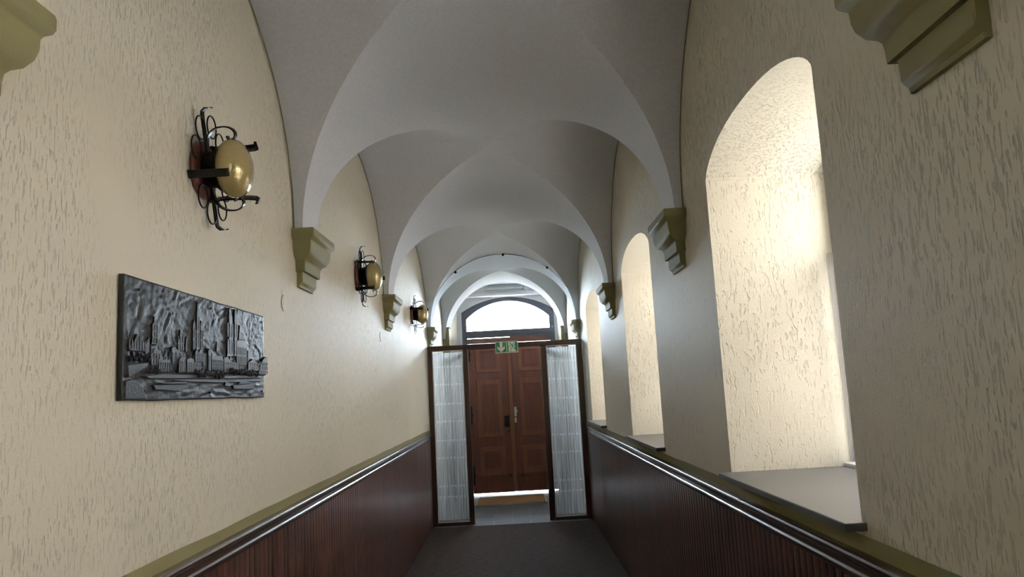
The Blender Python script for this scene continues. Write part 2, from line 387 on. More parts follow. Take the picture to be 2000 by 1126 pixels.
# entrance niche: splayed cheeks and sloping soffit
b = MB()
b.add([(-.90, 12.42, -.1), (-.80, 12.9, -.1), (-.80, 12.9, 3.5), (-.90, 12.42, 3.5)], [(0, 1, 2, 3)])
b.add([(.95, 12.42, -.1), (.91, 12.9, -.1), (.91, 12.9, 3.5), (.95, 12.42, 3.5)], [(0, 1, 2, 3)])
struct(b.build('wall_niche', M_plaster), 'cream plaster cheeks of the entrance niche', 'wall')
b = MB(); b.box(-1, 1, 12.40, 12.9, 3.43, 3.5)
struct(b.build('ceiling_niche', M_vault), 'white soffit above the entrance door', 'ceiling')
b = MB(); b.box(-.86, .94, 12.72, 12.86, 3.295, 3.43)
struct(b.build('trim_30', M_vault), 'white fascia above the beam over the fanlight', 'beam')
b = MB(); b.box(-.86, .94, 12.69, 12.86, 3.245, 3.303)
struct(b.build('trim_3', M_white, bevel=.015), 'white painted beam above the fanlight', 'beam')
# front wall with opening for door and fanlight
FX0, FX1, FZS, FZT = -.73, .86, 3.0, 3.238
def seg(x, x0=FX0, x1=FX1, zs=FZS, zt=FZT):
    c, h, r = (x0+x1)/2, (x1-x0)/2, zt-zs; R = (h*h+r*r)/(2*r)
    return zs+r-R+math.sqrt(max(0, R*R-(x-c)**2))
def front_wall():
    b = MB(); y0, y1 = 12.86, 13.25; xs = [FX0+(FX1-FX0)*k/24 for k in range(25)]
    for Y in (y0, y1):
        b.quad((-1.35, Y, -.25), (FX0, Y, -.25), (FX0, Y, 3.9), (-1.35, Y, 3.9)); b.quad((FX1, Y, -.25), (1.6, Y, -.25), (1.6, Y, 3.9), (FX1, Y, 3.9))
        for p, q in zip(xs, xs[1:]): b.quad((p, Y, seg(p)), (q, Y, seg(q)), (q, Y, 3.9), (p, Y, 3.9))
    b.quad((FX0, y0, -.25), (FX0, y1, -.25), (FX0, y1, FZS), (FX0, y0, FZS)); b.quad((FX1, y0, -.25), (FX1, y1, -.25), (FX1, y1, FZS), (FX1, y0, FZS))
    for p, q in zip(xs, xs[1:]): b.quad((p, y0, seg(p)), (q, y0, seg(q)), (q, y1, seg(q)), (p, y1, seg(p)))
    return b.build('wall_front', M_vault, weld=True)
struct(front_wall(), 'white end wall around the entrance door and fanlight', 'wall')

# ------------------------------------------------------------------ wainscot, rail, olive paint lines
RZ = 1.15
def wainscot(side):
    X = XL if side < 0 else XR; n = -side; b = MB(); prof = []
    y = -3.5; k0 = math.floor(y/SLAT)
    k1 = math.floor(9.70/SLAT)
    rows0, rows1 = [], []
    for k in range(k0, k1):
        y0 = k*SLAT
        for dy, d in ((.0015, .004), (.004, .013), (.009, .0165), (SLAT/2, .0175), (SLAT-.009, .0165), (SLAT-.004, .013), (SLAT-.0015, .004)):
            rows0.append((X+n*d, y0+dy, .0)); rows1.append((X+n*d, y0+dy, RZ-.05))
    b.grid([rows0, rows1], smooth=False)
    return b.build('trim_%d' % (4 if side < 0 else 5), M_dado)
struct(wainscot(-1), 'dark red-brown slatted wainscot on the left wall', 'wainscot')
struct(wainscot(1), 'dark red-brown slatted wainscot on the right wall', 'wainscot')
RAIL = [(0, RZ-.075), (.020, RZ-.075), (.026, RZ-.068), (.030, RZ-.060), (.030, RZ-.052), (.024, RZ-.046), (.024, RZ-.030), (.028, RZ-.026), (.036, RZ-.016), (.038, RZ-.008), (.034, RZ-.001), (.026, RZ+.002), (0, RZ+.002)]
for side, nm in ((-1, 'trim_6'), (1, 'trim_7')):
    X = XL if side < 0 else XR; b = MB()
    b.prism([(X-side*u, z) for u, z in RAIL], 'y', -3.5, 9.70)
    struct(b.build(nm, M_rail, bevel=.002), 'glossy dark moulded rail capping the %s wainscot' % ('left' if side < 0 else 'right'), 'rail')
    b = MB(); ys = [-3.5+.11*k for k in range(121)]; ys = [y for y in ys if y < 9.72]
    h = .056 if side < 0 else .062
    def top(y):
        if side > 0 and any(a-.03 < y < c for a, c in WIN): return WZ0-.012
        return RZ+h*.75+.006*noise.noise((y*2.3, side*3, 0))
    for p, q in zip(ys, ys[1:]):
        b.quad((X-side*.002, p, RZ-.01), (X-side*.002, q, RZ-.01), (X-side*.002, q, top(q)), (X-side*.002, p, top(p)))
    struct(b.build('trim_8' if side < 0 else 'trim_9', M_olive, weld=True), 'olive painted line above the %s rail' % ('left' if side < 0 else 'right'), 'painted line')
k = 10
for bi, (yc, hu) in enumerate(BAYS[1:]):
    for side in (-1, 1):
        X = XL if side < 0 else XR; H = Hs(X-.0); b = MB(); x = X-side*.003; wd = .022
        pts = []
        for i in range(61):
            q = PI*i/60; pts.append((yc-hu*math.cos(q), ZS+H*math.sin(q), yc-(hu+wd)*math.cos(q), ZS+H*math.sin(q)))
        A = [[(x, p[0]+ (0), p[1]+.012), (x, yc+(p[0]-yc)*(1-wd/hu), ZS+(p[1]-ZS)*(1-wd/H))] for p in pts]
        b.grid(A, smooth=False)
        o = b.build('trim_%d' % k, M_olive); k += 1
        struct(o, 'thin olive line where the vault meets the %s wall, bay %s' % ('left' if side < 0 else 'right', ('nearest', 'second', 'third', 'farthest', 'last')[min(bi, 4)]), 'painted line')

# ------------------------------------------------------------------ corbels
CP = [(.100, 0), (.103, -.010), (.103, -.034), (.098, -.044), (.084, -.054), (.078, -.064), (.077, -.090), (.070, -.115), (.054, -.138), (.034, -.150), (.025, -.162), (.022, -.180), (.021, -.212), (.004, -.214), (.001, -.222), (.001, -.262), (-.004, -.270), (-.018, -.280), (-.020, -.292)]
def corbel(side, yc, label, zo=0):
    X = XL if side < 0 else XR
    o0 = (X, yc, ZS); b = MB(); rows = []
    for s, dz in CP:
        w_, d = .137+max(0, s)*.9, max(.004, .030+s*.82); z = ZS+zo+dz; c = min(.004, d*.4)
        rows.append([(X+side*.02, yc-w_, z), (X-side*(d-c), yc-w_, z), (X-side*d, yc-w_+c, z), (X-side*d, yc+w_-c, z), (X-side*(d-c), yc+w_, z), (X+side*.02, yc+w_, z)])
    b.grid(rows, smooth=False); b.add(rows[0], [(0, 1, 2, 3, 4, 5)]); b.add(rows[-1], [(0, 1, 2, 3, 4, 5)])
    o = local(b, o0).build('wall_corbel', M_olive, weld=True); o.location = o0
    for p in o.data.polygons: p.use_smooth = True
    o.data.set_sharp_from_angle(angle=math.radians(34))
    # soften the moulding across its profile
    tag(o, label, 'corbel', 'olive corbels carrying the vault')
for side, yc, lab in ((-1, 1.355, 'olive moulded corbel at the upper left corner, cut off by the edge'),
                      (-1, 3.99, 'olive moulded corbel on the left wall between the nearest and second wall lamps'),
                      (-1, 6.68, 'olive moulded corbel on the left wall between the second and farthest wall lamps'),
                      (-1, 10.05, 'small olive corbel on the left wall behind the glazed partition'),
                      (1, 1.467, 'large dark olive corbel at the upper right corner, nearest on the right wall'),
                      (1, 3.98, 'olive moulded corbel on the right wall between the nearest and second window recesses'),
                      (1, 6.66, 'olive moulded corbel on the right wall between the second and farthest window recesses'),
                      (1, 10.05, 'small olive corbel on the right wall behind the glazed partition')):
    corbel(side, yc, lab, .02 if (side > 0 and yc < 2) else 0)

# ------------------------------------------------------------------ windows on the right: frame, pane, sill, net
WORD = ['rear', 'hidden', 'nearest', 'second', 'farthest']  # rear and hidden windows are added to brighten the room
def window(i, y0, y1):
    nm = 'window_%d' % (5, 6, 1, 2, 3)[i]
    r = thing(nm, ('%s arched window in a deep recess on the right wall with a slate sill' % WORD[i]) if i > 1 else '%s arched window added unseen behind the viewer to fill the room with light' % WORD[i], 'window', (XR+WDEP, (y0+y1)/2, WZ0), kind='structure')
    L = r.location; f = MB(); xf0, xf1 = XR+.545, XR+.605; fw = .055
    ys = [y0+(y1-y0)*(1-math.cos(PI*k/24))/2 for k in range(25)]
    # outer frame ring following the arch
    def ring(ins):
        P = [(y0+ins, WZ0+.02+ins)]
        for y in ys: P.append((min(max(y, y0+ins), y1-ins), arch_z(y, y0, y1)-ins))
        P.append((y1-ins, WZ0+.02+ins)); return P
    A, B = ring(0), ring(fw); n = len(A)
    for X in (xf0, xf1):
        for j in range(n): f.quad((X, *A[j]), (X, *A[(j+1) % n]), (X, *B[(j+1) % n]), (X, *B[j]))
    for j in range(n): f.quad((xf0, *B[j]), (xf0, *B[(j+1) % n]), (xf1, *B[(j+1) % n]), (xf1, *B[j]))
    ym = (y0+y1)/2; f.box(xf0+.005, xf1-.005, ym-.03, ym+.03, WZ0+.07, WZS+WRISE-.05); f.box(xf0+.005, xf1-.005, y0+.04, y1-.04, 2.12, 2.17)
    local(f, L).build('window_frame', M_white, r)
    g = MB(); g.prism([(y, z) for y, z in ring(.03)], 'x', xf0+.026, xf0+.032); local(g, L).build('window_pane', M_glass, r)
    s = MB(); s.box(XR-.058, XR+.53, y0-.03, y1+.0, WZ0+.003, WZ0+.026)
    s.box(XR+.49, XR+.545, y0, y1, WZ0+.026, WZ0+.042, 1)
    s = local(s, L); sl = s.build('window_sill', [M_slate, M_white], r, bevel=.003)
    sl['label'] = 'dark slate sill board'
    if i > 1:
        c = MB(); R = []
        rows = 26
        for a in range(rows+1):
            z = 2.17-(2.17-1.262)*a/rows; row = []
            for k in range(161):
                y = y0+.03+(y1-y0-.06)*k/160
                row.append((XR+.515+.012*math.sin(k*.62)+.006*math.sin(k*.23+a*.1), y, z+.006*math.sin(k*1.3)*(a == rows)))
            R.append(row)
        c.grid(R); o0 = (XR+.52, ym, 2.17)
        cu = local(c, o0).build('net_curtain', M_netw); cu.location = o0
        tag(cu, 'white net half curtain hanging in the %s right-hand window recess' % WORD[i], 'curtain', 'net curtains in the window recesses')
    portal('daylight_portal', (XR+WDEP+.38, ym, 1.95), (-1, 0, 0), 1.5, y1-y0+.1)
for i, (y0, y1) in enumerate(WIN): window(i, y0, y1)

# ------------------------------------------------------------------ wall lamps
def wall_lamp(loc, rot, claws, label):
    r = thing('wall_lamp', label, 'lamp', loc, 'wrought iron wall lamps with amber glass')
    p = MB(); p.lathe([(.094, .0), (.105, .004), (.107, .012), (.102, .021), (.088, .024)], (0, 0, 0), n=40); p.build('wooden_backplate', M_plate, r)
    p = MB(); p.lathe([(.060, .022), (.066, .028), (.066, .055), (.074, .066), (.084, .076), (.087, .086), (.082, .088), (.06, .07)], (0, 0, 0), n=40); p.build('iron_cup', M_iron, r)
    g = MB(); prof = [(max(.0008, .107*math.cos(q)), .122+.062*math.sin(q)) for q in [-PI/2+PI*k/28 for k in range(29)]]
    g.lathe(prof, (0, 0, 0), n=48); g.build('amber_glass_globe', M_amber, r)
    ca, sa = math.cos(rot), math.sin(rot)
    def P(n, a, z): return (n, a*ca+z*sa, -a*sa+z*ca)
    for sg in (1, -1):
        f = MB()     # spine with hooked tip
        path = [P(.032, 0, sg*z) for z in (.02, .08, .13, .17, .198)]+[P(.034, 0, sg*.208), P(.046, 0, sg*.218), P(.060, 0, sg*.221), P(.070, 0, sg*.218)]
        f.sweep(path, .026, .0055, up=(1, 0, 0), taper=[1, 1, 1, 1, 1, 1, 1, .9, .6]); f.build('iron_spine', M_iron, r)
        # scroll leaving the spine
        key = [(.036, .045), (.036, .085), (.040, .110), (.052, .131), (.072, .145), (.096, .150), (.120, .147), (.136, .136), (.141, .121), (.135, .108), (.123, .104), (.113, .110), (.113, .119)]
        pts = []
        for k in range(len(key)-1):
            p0, p1, p2, p3 = key[max(k-1, 0)], key[k], key[k+1], key[min(k+2, len(key)-1)]
            for q in (0, .25, .5, .75):
                c = [.5*(2*p1[m]+(p2[m]-p0[m])*q+(2*p0[m]-5*p1[m]+4*p2[m]-p3[m])*q*q+(3*p1[m]-p0[m]-3*p2[m]+p3[m])*q**3) for m in (0, 1)]
                pts.append(P(c[0], 0, sg*c[1]))
        f2 = MB(); A = Vector(P(0, 1, 0)); L_, R2 = [], []
        n = len(pts); G = []
        for i, q in enumerate(pts):
            q = Vector(q); t = (Vector(pts[min(i+1, n-1)])-Vector(pts[max(i-1, 0)])).normalized(); S = t.cross(A).normalized()
            G.append([q+A*.0115+S*.0024, q-A*.0115+S*.0024, q-A*.0115-S*.0024, q+A*.0115-S*.0024])
        f2.grid(G, closed=True, smooth=False); f2.add(G[0], [(0, 1, 2, 3)]); f2.add(G[-1], [(0, 1, 2, 3)])
        f2.build('iron_scroll', M_iron, r)
        for sd in (1, -1):
            for aa, zz in ((.052, .150), (.112, .085)):
                t = MB(); t.torus(P(.040, sd*aa, sg*zz), .041, .0030); t.build('iron_ring', M_iron, r)
    for ang in claws:
        f = MB(); A = Vector((0, math.cos(ang), math.sin(ang))); T = Vector((0, -math.sin(ang), math.cos(ang)))
        pr = [(.110, .0), (.122, .004), (.126, .016), (.119, .030), (.116, .06), (.115, .10), (.115, .128), (.112, .134), (.104, .136), (.094, .134)]
        if math.cos(ang) > .3: pr = pr[:5]+[(.117, .10), (.119, .15), (.122, .172), (.129, .180), (.137, .178), (.138, .169)]
        # rolled foot and a lip folded over the glass
        G = []; n = len(pr)
        for i, (rr, h) in enumerate(pr):
            q = A*rr+Vector((h, 0, 0)); t = (A*(pr[min(i+1, n-1)][0]-pr[max(i-1, 0)][0])+Vector((pr[min(i+1, n-1)][1]-pr[max(i-1, 0)][1], 0, 0))).normalized(); S = t.cross(T).normalized()
            wv = .0145
            G.append([q+T*wv+S*.0024, q-T*wv+S*.0024, q-T*wv-S*.0024, q+T*wv-S*.0024])
        f.grid(G, closed=True, smooth=False); f.add(G[0], [(0, 1, 2, 3)]); f.add(G[-1], [(0, 1, 2, 3)])
        # outer stem from the cup to the claw
        f.sweep([A*.09+Vector((.075, 0, 0)), A*.118+Vector((.07, 0, 0))], .01, .004, up=(1, 0, 0))
        f.build('iron_claw', M_iron, r)
    return r
R_ = math.radians
wall_lamp((XL, 2.64, 2.484), R_(-20), [R_(203), R_(55), R_(-48)], 'nearest wrought iron lamp with amber glass, on the left wall above the cast relief')
wall_lamp((XL, 5.40, 2.512), R_(-8), [R_(125), R_(235), R_(0)], 'second wrought iron lamp with amber glass, between the two middle corbels on the left')
wall_lamp((XL, 8.36, 2.53), R_(4), [R_(150), R_(270), R_(30)], 'farthest wrought iron lamp with amber glass, closest to the glazed partition')

# ------------------------------------------------------------------ cast relief on the left wall
PL = {
    'outline': [(2.078, 2.017), (2.302, 2.018), (2.576, 2.017), (2.896, 2.014), (3.272, 2.013), (3.27, 1.839), (3.261, 1.663), (2.894, 1.661), (2.646, 1.661), (2.418, 1.667), (2.227, 1.664), (2.077, 1.665), (2.078, 1.844)],
    'bridge': [(2.091, 1.764), (2.22, 1.775), (2.221, 1.764), (2.181, 1.75), (2.151, 1.738), (2.1, 1.726)],
    'hallL': [(2.095, 1.816), (2.129, 1.833), (2.147, 1.855), (2.153, 1.838), (2.186, 1.833), (2.199, 1.837), (2.204, 1.803), (2.101, 1.801)],
    'turret': [(2.199, 1.797), (2.203, 1.826), (2.223, 1.853), (2.23, 1.832), (2.228, 1.804), (2.219, 1.794)],
    'tower1': [(2.235, 1.824), (2.242, 1.84), (2.243, 1.892), (2.252, 1.898), (2.253, 1.919), (2.26, 1.901), (2.283, 1.895), (2.273, 1.866), (2.272, 1.826)],
    'tower1b': [(2.231, 1.8), (2.232, 1.824), (2.273, 1.829), (2.281, 1.803)],
    'spire2': [(2.414, 1.813), (2.417, 1.856), (2.429, 1.857), (2.436, 1.892), (2.442, 1.853), (2.464, 1.844), (2.464, 1.82)],
    'spire3': [(2.474, 1.816), (2.479, 1.86), (2.485, 1.874), (2.49, 1.817)],
    'chL': [(2.525, 1.819), (2.528, 1.919), (2.538, 1.935), (2.549, 1.921), (2.555, 1.82)],
    'chM': [(2.552, 1.82), (2.554, 1.919), (2.563, 2.004), (2.583, 1.922), (2.587, 1.822)],
    'chR': [(2.587, 1.822), (2.588, 1.918), (2.596, 1.937), (2.604, 1.919), (2.609, 1.819)],
    'spire4': [(2.733, 1.829), (2.74, 1.873), (2.746, 1.83)],
    'cathA': [(2.828, 1.809), (2.849, 1.88), (2.852, 2.009), (2.869, 2.014), (2.89, 1.975), (2.902, 1.812)],
    'cathB': [(2.902, 1.812), (2.907, 2.01), (2.918, 2.014), (2.945, 1.975), (2.937, 1.886), (2.929, 1.814)],
    'cathS': [(2.951, 1.887), (2.966, 1.952), (2.983, 1.894)],
    'nave': [(2.922, 1.788), (2.926, 1.88), (2.944, 1.892), (3.039, 1.897), (3.048, 1.872), (3.044, 1.786)],
    'annex': [(3.053, 1.803), (3.06, 1.856), (3.068, 1.809)],
    'h1': [(2.227, 1.792), (2.255, 1.821), (2.298, 1.812), (2.298, 1.792), (2.282, 1.767), (2.232, 1.765)],
    'h2': [(2.276, 1.743), (2.274, 1.786), (2.29, 1.793), (2.309, 1.786), (2.329, 1.791), (2.342, 1.788), (2.358, 1.791), (2.361, 1.745)],
    'h3': [(2.37, 1.77), (2.364, 1.827), (2.382, 1.833), (2.415, 1.822), (2.474, 1.812), (2.475, 1.773)],
    'h4': [(2.407, 1.746), (2.416, 1.794), (2.435, 1.804), (2.46, 1.796), (2.465, 1.747)],
    'h5': [(2.47, 1.747), (2.472, 1.795), (2.5, 1.802), (2.534, 1.797), (2.536, 1.749)],
    'h6': [(2.534, 1.784), (2.533, 1.819), (2.55, 1.834), (2.567, 1.821), (2.587, 1.836), (2.605, 1.823), (2.605, 1.787)],
    'h7': [(2.609, 1.773), (2.609, 1.821), (2.645, 1.825), (2.648, 1.774)],
    'h8': [(2.648, 1.751), (2.647, 1.833), (2.659, 1.842), (2.673, 1.837), (2.673, 1.752)],
    'h9': [(2.675, 1.763), (2.675, 1.819), (2.787, 1.82), (2.792, 1.764)],
    'h10': [(2.795, 1.754), (2.795, 1.818), (2.841, 1.812), (2.895, 1.799), (2.95, 1.802), (2.957, 1.758)],
    'trees1': [(2.216, 1.761), (2.24, 1.775), (2.265, 1.766), (2.274, 1.743), (2.233, 1.742)],
    'trees2': [(2.536, 1.744), (2.557, 1.776), (2.6, 1.782), (2.668, 1.766), (2.789, 1.764), (2.789, 1.742), (2.547, 1.736)],
    'trees3': [(2.841, 1.755), (2.868, 1.788), (2.936, 1.786), (3.038, 1.776), (3.162, 1.768), (3.17, 1.749), (2.894, 1.744)],
    'arch1': [(3.044, 1.771), (3.047, 1.805), (3.107, 1.822), (3.163, 1.809), (3.182, 1.771)],
    'arch2': [(3.175, 1.756), (3.196, 1.797), (3.23, 1.823), (3.268, 1.838), (3.3, 1.839), (3.284, 1.755)],
    'quay': [(2.147, 1.733), (2.282, 1.742), (2.646, 1.746), (3.263, 1.755), (3.262, 1.745), (2.579, 1.732), (2.178, 1.726)],
    'bank': [(2.085, 1.666), (2.086, 1.719), (2.118, 1.725), (2.151, 1.722), (2.19, 1.701), (2.215, 1.665)],
    'boat1': [(2.235, 1.709), (2.506, 1.713), (2.508, 1.702), (2.437, 1.688), (2.25, 1.694)],
    'cab1': [(2.283, 1.711), (2.296, 1.716), (2.344, 1.717), (2.481, 1.722), (2.496, 1.713)],
    'boat2': [(2.348, 1.722), (2.352, 1.727), (2.646, 1.731), (2.867, 1.732), (3.262, 1.739), (3.262, 1.73), (2.764, 1.72), (2.496, 1.72)],
    'boat3': [(2.874, 1.712), (3.142, 1.718), (3.132, 1.697), (2.887, 1.697)],
    'cab3': [(2.936, 1.715), (2.957, 1.726), (3.037, 1.728), (3.121, 1.721)],
    'boat4': [(2.805, 1.713), (2.821, 1.726), (2.841, 1.723), (2.874, 1.711), (2.854, 1.706), (2.812, 1.708)],
    'buoy': [(2.671, 1.682), (2.68, 1.689), (2.698, 1.682)],
}
def plaque():
    loc = (XL, 2.67, 1.84)
    r = thing('relief_plaque', 'dark cast metal relief of a riverside town with spires and boats on the left wall', 'plaque', loc)
    xb = XL+.003; xf = XL+.017
    b = MB(); NY, NZ = 150, 64; out = PL['outline']
    def edge(y, top):
        t = (y-2.078)/(3.272-2.078)
        return 2.017-.004*t+.002*noise.noise((y*7, 1, 0)) if top else 1.663+.003*noise.noise((y*5, 9, 0))
    G = []
    for i in range(NY+1):
        y = 2.078+(3.268-2.078)*i/NY; z0, z1 = edge(y, 0), edge(y, 1); row = []
        for j in range(NZ+1):
            z = z0+(z1-z0)*j/NZ; e = 1
            if i in (0, NY) or j in (0, NZ): e = 0
            if z < 1.735: h = .0035*noise.noise((y*16, z*75, 2))+.0015*noise.noise((y*50, z*120, 3))
            else: wp = noise.noise((y*6, z*9, 1)); h = .0030*noise.noise((y*18+5*wp, z*55+5*noise.noise((y*7, z*11, 4)), 5))+.0022*noise.noise((y*85+4*wp, z*120, 6))
            row.append((xf+h*e, y, z))
        G.append(row)
    b.grid(G)
    for j in range(NZ):
        for i in (0, NY): b.quad((xb, *G[i][j][1:]), (xb, *G[i][j+1][1:]), G[i][j+1], G[i][j])
    for i in range(NY):
        for j in (0, NZ): b.quad((xb, *G[i][j][1:]), (xb, *G[i+1][j][1:]), G[i+1][j], G[i][j])
    b.quad((xb, *G[0][0][1:]), (xb, *G[NY][0][1:]), (xb, *G[NY][NZ][1:]), (xb, *G[0][NZ][1:]))
    local(b, loc).build('relief_plate', M_bronze, r, weld=True)
    def part(name, keys, h, detail=None):
        for kk in ([keys] if name == 'relief_boat' else [[q] for q in keys]): part1(name, kk, h, detail)
    def part1(name, keys, h, detail=None):
        m = MB()
        for kk in keys:
            hh = h*.62+random.uniform(-.001, .001)
            m.prism(PL[kk], 'x', xf-.006, xf+hh, inset=.10)
            if detail and detail.get(kk):
                ys = [p[0] for p in PL[kk]]; zs = [p[1] for p in PL[kk]]; y0, y1, z0, z1 = min(ys), max(ys), min(zs), max(zs)
                nc, nr = detail[kk]
                for a in range(nc):
                    for c in range(nr):
                        yy = y0+(y1-y0)*(a+.5)/nc; zz = z0+(z1-z0)*(.08+.62*(c+.5)/nr); wy = (y1-y0)/nc*.22; wz = (z1-z0)/nr*.26
                        m.box(xf+hh-.001, xf+hh+.0008, yy-wy, yy+wy, zz-wz, zz+wz)
        return local(m, loc).build(name, M_bronze, r, bevel=.0012)
    y = 2.235; q = 0
    while y < 3.03:
        wd = random.uniform(.034, .062); z1 = random.uniform(1.792, 1.812); k_ = 'row%d' % q; q += 1
        PL[k_] = [(y, 1.752), (y+wd, 1.752), (y+wd, z1), (y+wd*random.uniform(.35, .65), z1+random.uniform(.012, .026)), (y, z1)]
        part('relief_house', [k_], .0065, {k_: (3, 3)}); y += wd*.93
    part('relief_bridge', ['bridge'], .009)
    part('relief_tower', ['turret', 'tower1', 'tower1b', 'spire2', 'spire3', 'spire4'], .006, {'tower1': (3, 3), 'spire2': (3, 2)})
    part('relief_church', ['chL', 'chM', 'chR', 'annex'], .009, {'chL': (2, 2), 'chM': (2, 2), 'chR': (2, 2)})
    part('relief_cathedral', ['cathA', 'cathB', 'cathS', 'nave'], .010, {'cathA': (3, 2), 'cathB': (2, 2), 'nave': (7, 2)})
    part('relief_house', ['hallL', 'h1', 'h3', 'h7', 'h10'], .009, {'hallL': (7, 1), 'h3': (4, 3), 'h10': (8, 3), 'h1': (4, 2)})
    part('relief_house', ['h2', 'h4', 'h5', 'h6', 'h8', 'h9'], .013, {'h2': (6, 4), 'h4': (4, 4), 'h5': (4, 4), 'h6': (4, 2), 'h9': (9, 3), 'h8': (1, 5)})
    part('relief_arched_hall', ['arch1', 'arch2'], .014, {'arch1': (6, 2), 'arch2': (7, 3)})
    part('relief_quay', ['quay', 'bank'], .010)
    t = MB()
    for (y0, y1, z) in ((2.215, 2.28, 1.752), (2.10, 2.22, 1.785), (2.54, 2.80, 1.748), (2.85, 3.17, 1.762)):
        n_ = int((y1-y0)/.0075)
        for a in range(n_):
            yy = y0+(y1-y0)*(a+.5)/n_; zz = z+random.uniform(-.008, .01); rr = random.uniform(.0045, .0085)
            G = [[(xf+.007+.007*math.sin(p), yy+rr*math.cos(p)*math.cos(q), zz+rr*1.1*math.cos(p)*math.sin(q)) for q in [2*PI*k/8 for k in range(8)]] for p in [PI/2*k/3.2 for k in range(4)]]
            t.grid(G, closed=True)
    local(t, loc).build('relief_foliage', M_bronze, r)['kind'] = 'stuff'
    for nm in (['boat2'], ['boat1', 'cab1'], ['boat3', 'cab3'], ['boat4'], ['buoy']): part('relief_boat', nm, .011)
    for y, z in ((2.165, 1.983), (2.69, 1.985), (3.24, 1.985), (3.24, 1.690), (2.135, 1.695)):
        s = MB(); s.lathe([(.004, .0), (.004, .003), (.002, .004)], (xf, y, z), n=12); local(s, loc).build('fixing_screw', M_black, r)
plaque()

# ------------------------------------------------------------------ round box covers
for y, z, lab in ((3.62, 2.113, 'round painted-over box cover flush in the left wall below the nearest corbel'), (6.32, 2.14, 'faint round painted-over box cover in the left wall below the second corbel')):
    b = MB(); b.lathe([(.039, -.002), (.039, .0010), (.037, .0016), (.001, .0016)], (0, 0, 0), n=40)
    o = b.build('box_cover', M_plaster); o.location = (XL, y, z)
    b = MB(); b.sweep([(.0008, .0395*math.cos(q), .0395*math.sin(q)) for q in [R_(95+170*k/24) for k in range(25)]], None, .0014); b.build('crescent_shade', M_cover_shade, o)  # dark half ring stands in for the crescent shadow at the rim
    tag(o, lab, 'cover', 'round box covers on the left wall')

# ------------------------------------------------------------------ glazed partition
def partition():
    r = thing('glazed_partition', 'dark mahogany frame partition with glazed side panels and open doorway', 'partition', (0, YP+.04, 0))
    L = r.location; y0, y1 = YP, YP+.085; H = 2.253
    f = MB(); f.box(-.992, 1.012, y0, y1, 2.19, H); local(f, L).build('head_rail', M_frame, r, bevel=.003)
    for xa, xb in ((-.992, -.932), (-.532, -.470), (.475, .545), (.940, 1.012)):
        f = MB(); f.box(xa, xb, y0, y1, 0, 2.19); local(f, L).build('post', M_frame, r, bevel=.003)
    for xa, xb in ((-.932, -.532), (.545, .940)):
        f = MB(); f.box(xa, xb, y0, y1, 0, .034); local(f, L).build('bottom_rail', M_frame, r, bevel=.002)
        bd = MB(); w_ = .009
        for (p, q, u, v) in ((xa, xa+w_, .034, 2.19), (xb-w_, xb, .034, 2.19), (xa+w_, xb-w_, .034, .034+w_), (xa+w_, xb-w_, 2.19-w_, 2.19)): bd.box(p, q, y0+.012, y0+.03, u, v)
        local(bd, L).build('glazing_bead', M_white, r)
        g = MB(); g.box(xa+.004, xb-.004, y0+.026, y0+.031, .038, 2.186); local(g, L).build('side_pane', M_glass, r)
    # frameless pane filling the vault above
    yc, hu = BAYS[4]; yg = YP+.045; u = yg-yc; cx, a = (AL+AR)/2, (AR-AL)/2
    pts = [(XL+.005, H)]; S = []
    for k in range(61):
        x = XL+.005+(XR-XL-.01)*k/60
        z1 = HC*math.sqrt(max(0, 1-((x-cx)/a)**2)); z2 = Hs(x)*math.sqrt(max(0, 1-(u/hu)**2))
        S.append((x, ZS+max(z1, z2)-.012))
    pts += S+[(XR-.005, H)]
    g = MB(); g.prism(pts, 'y', yg-.004, yg+.004); local(g, L).build('arched_top_pane', M_glass, r)
    e = MB()
    S2 = [p for p in S if abs(p[0]-cx) < .9]
    e.grid([[(p[0], yg-.007, p[1]-.002), (p[0], yg+.007, p[1]-.002), (p[0], yg+.007, p[1]+.005), (p[0], yg-.007, p[1]+.005)] for p in S2], smooth=False, closed=True)
    local(e, L).build('pane_seal', M_black, r)
    for x in (-.585, .05, .625):
        z = min(S, key=lambda s: abs(s[0]-x))[1]
        c = MB(); c.lathe([(.008, -.03), (.016, -.026), (.018, -.006), (.018, .006), (.012, .018)], (x, yg, z-.008), axis=(0, 1, 0), n=16); local(c, L).build('pane_clip', M_black, r)
partition()
def door_leaf(hx, sgn, label):
    # frameless leaf swung open behind the side panel
    r = thing('glass_door', label, 'glass door', (hx, YP+.10, 0), 'frameless glass doors of the partition')
    r.rotation_euler = (0, 0, math.radians(90-sgn*22))
    g = MB(); g.box(.01, .47, -.005, .005, .012, 2.16); g.build('pane', M_glass, r)
    g = MB(); g.box(0.0, .47, -.009, .009, 2.12, 2.175); g.build('top_fitting', M_steel, r)
    for z in (.10, 1.9):
        g = MB(); g.box(0.0, .06, -.012, .012, z, z+.1); g.build('hinge', M_steel, r)
    g = MB(); g.sweep([(.41, -.03, .90), (.41, -.03, 1.2)], None, .011); g.sweep([(.41, -.03, .92), (.41, .03, .92)], None, .007); g.sweep([(.41, -.03, 1.18), (.41, .03, 1.18)], None, .007); g.sweep([(.41, .03, .90), (.41, .03, 1.2)], None, .011)
    g.build('handle', M_iron, r)
door_leaf(-.505, -1, 'clear glass door leaf swung open behind the left net-curtained panel')
door_leaf(.505, 1, 'clear glass door leaf swung open behind the right net-curtained panel')

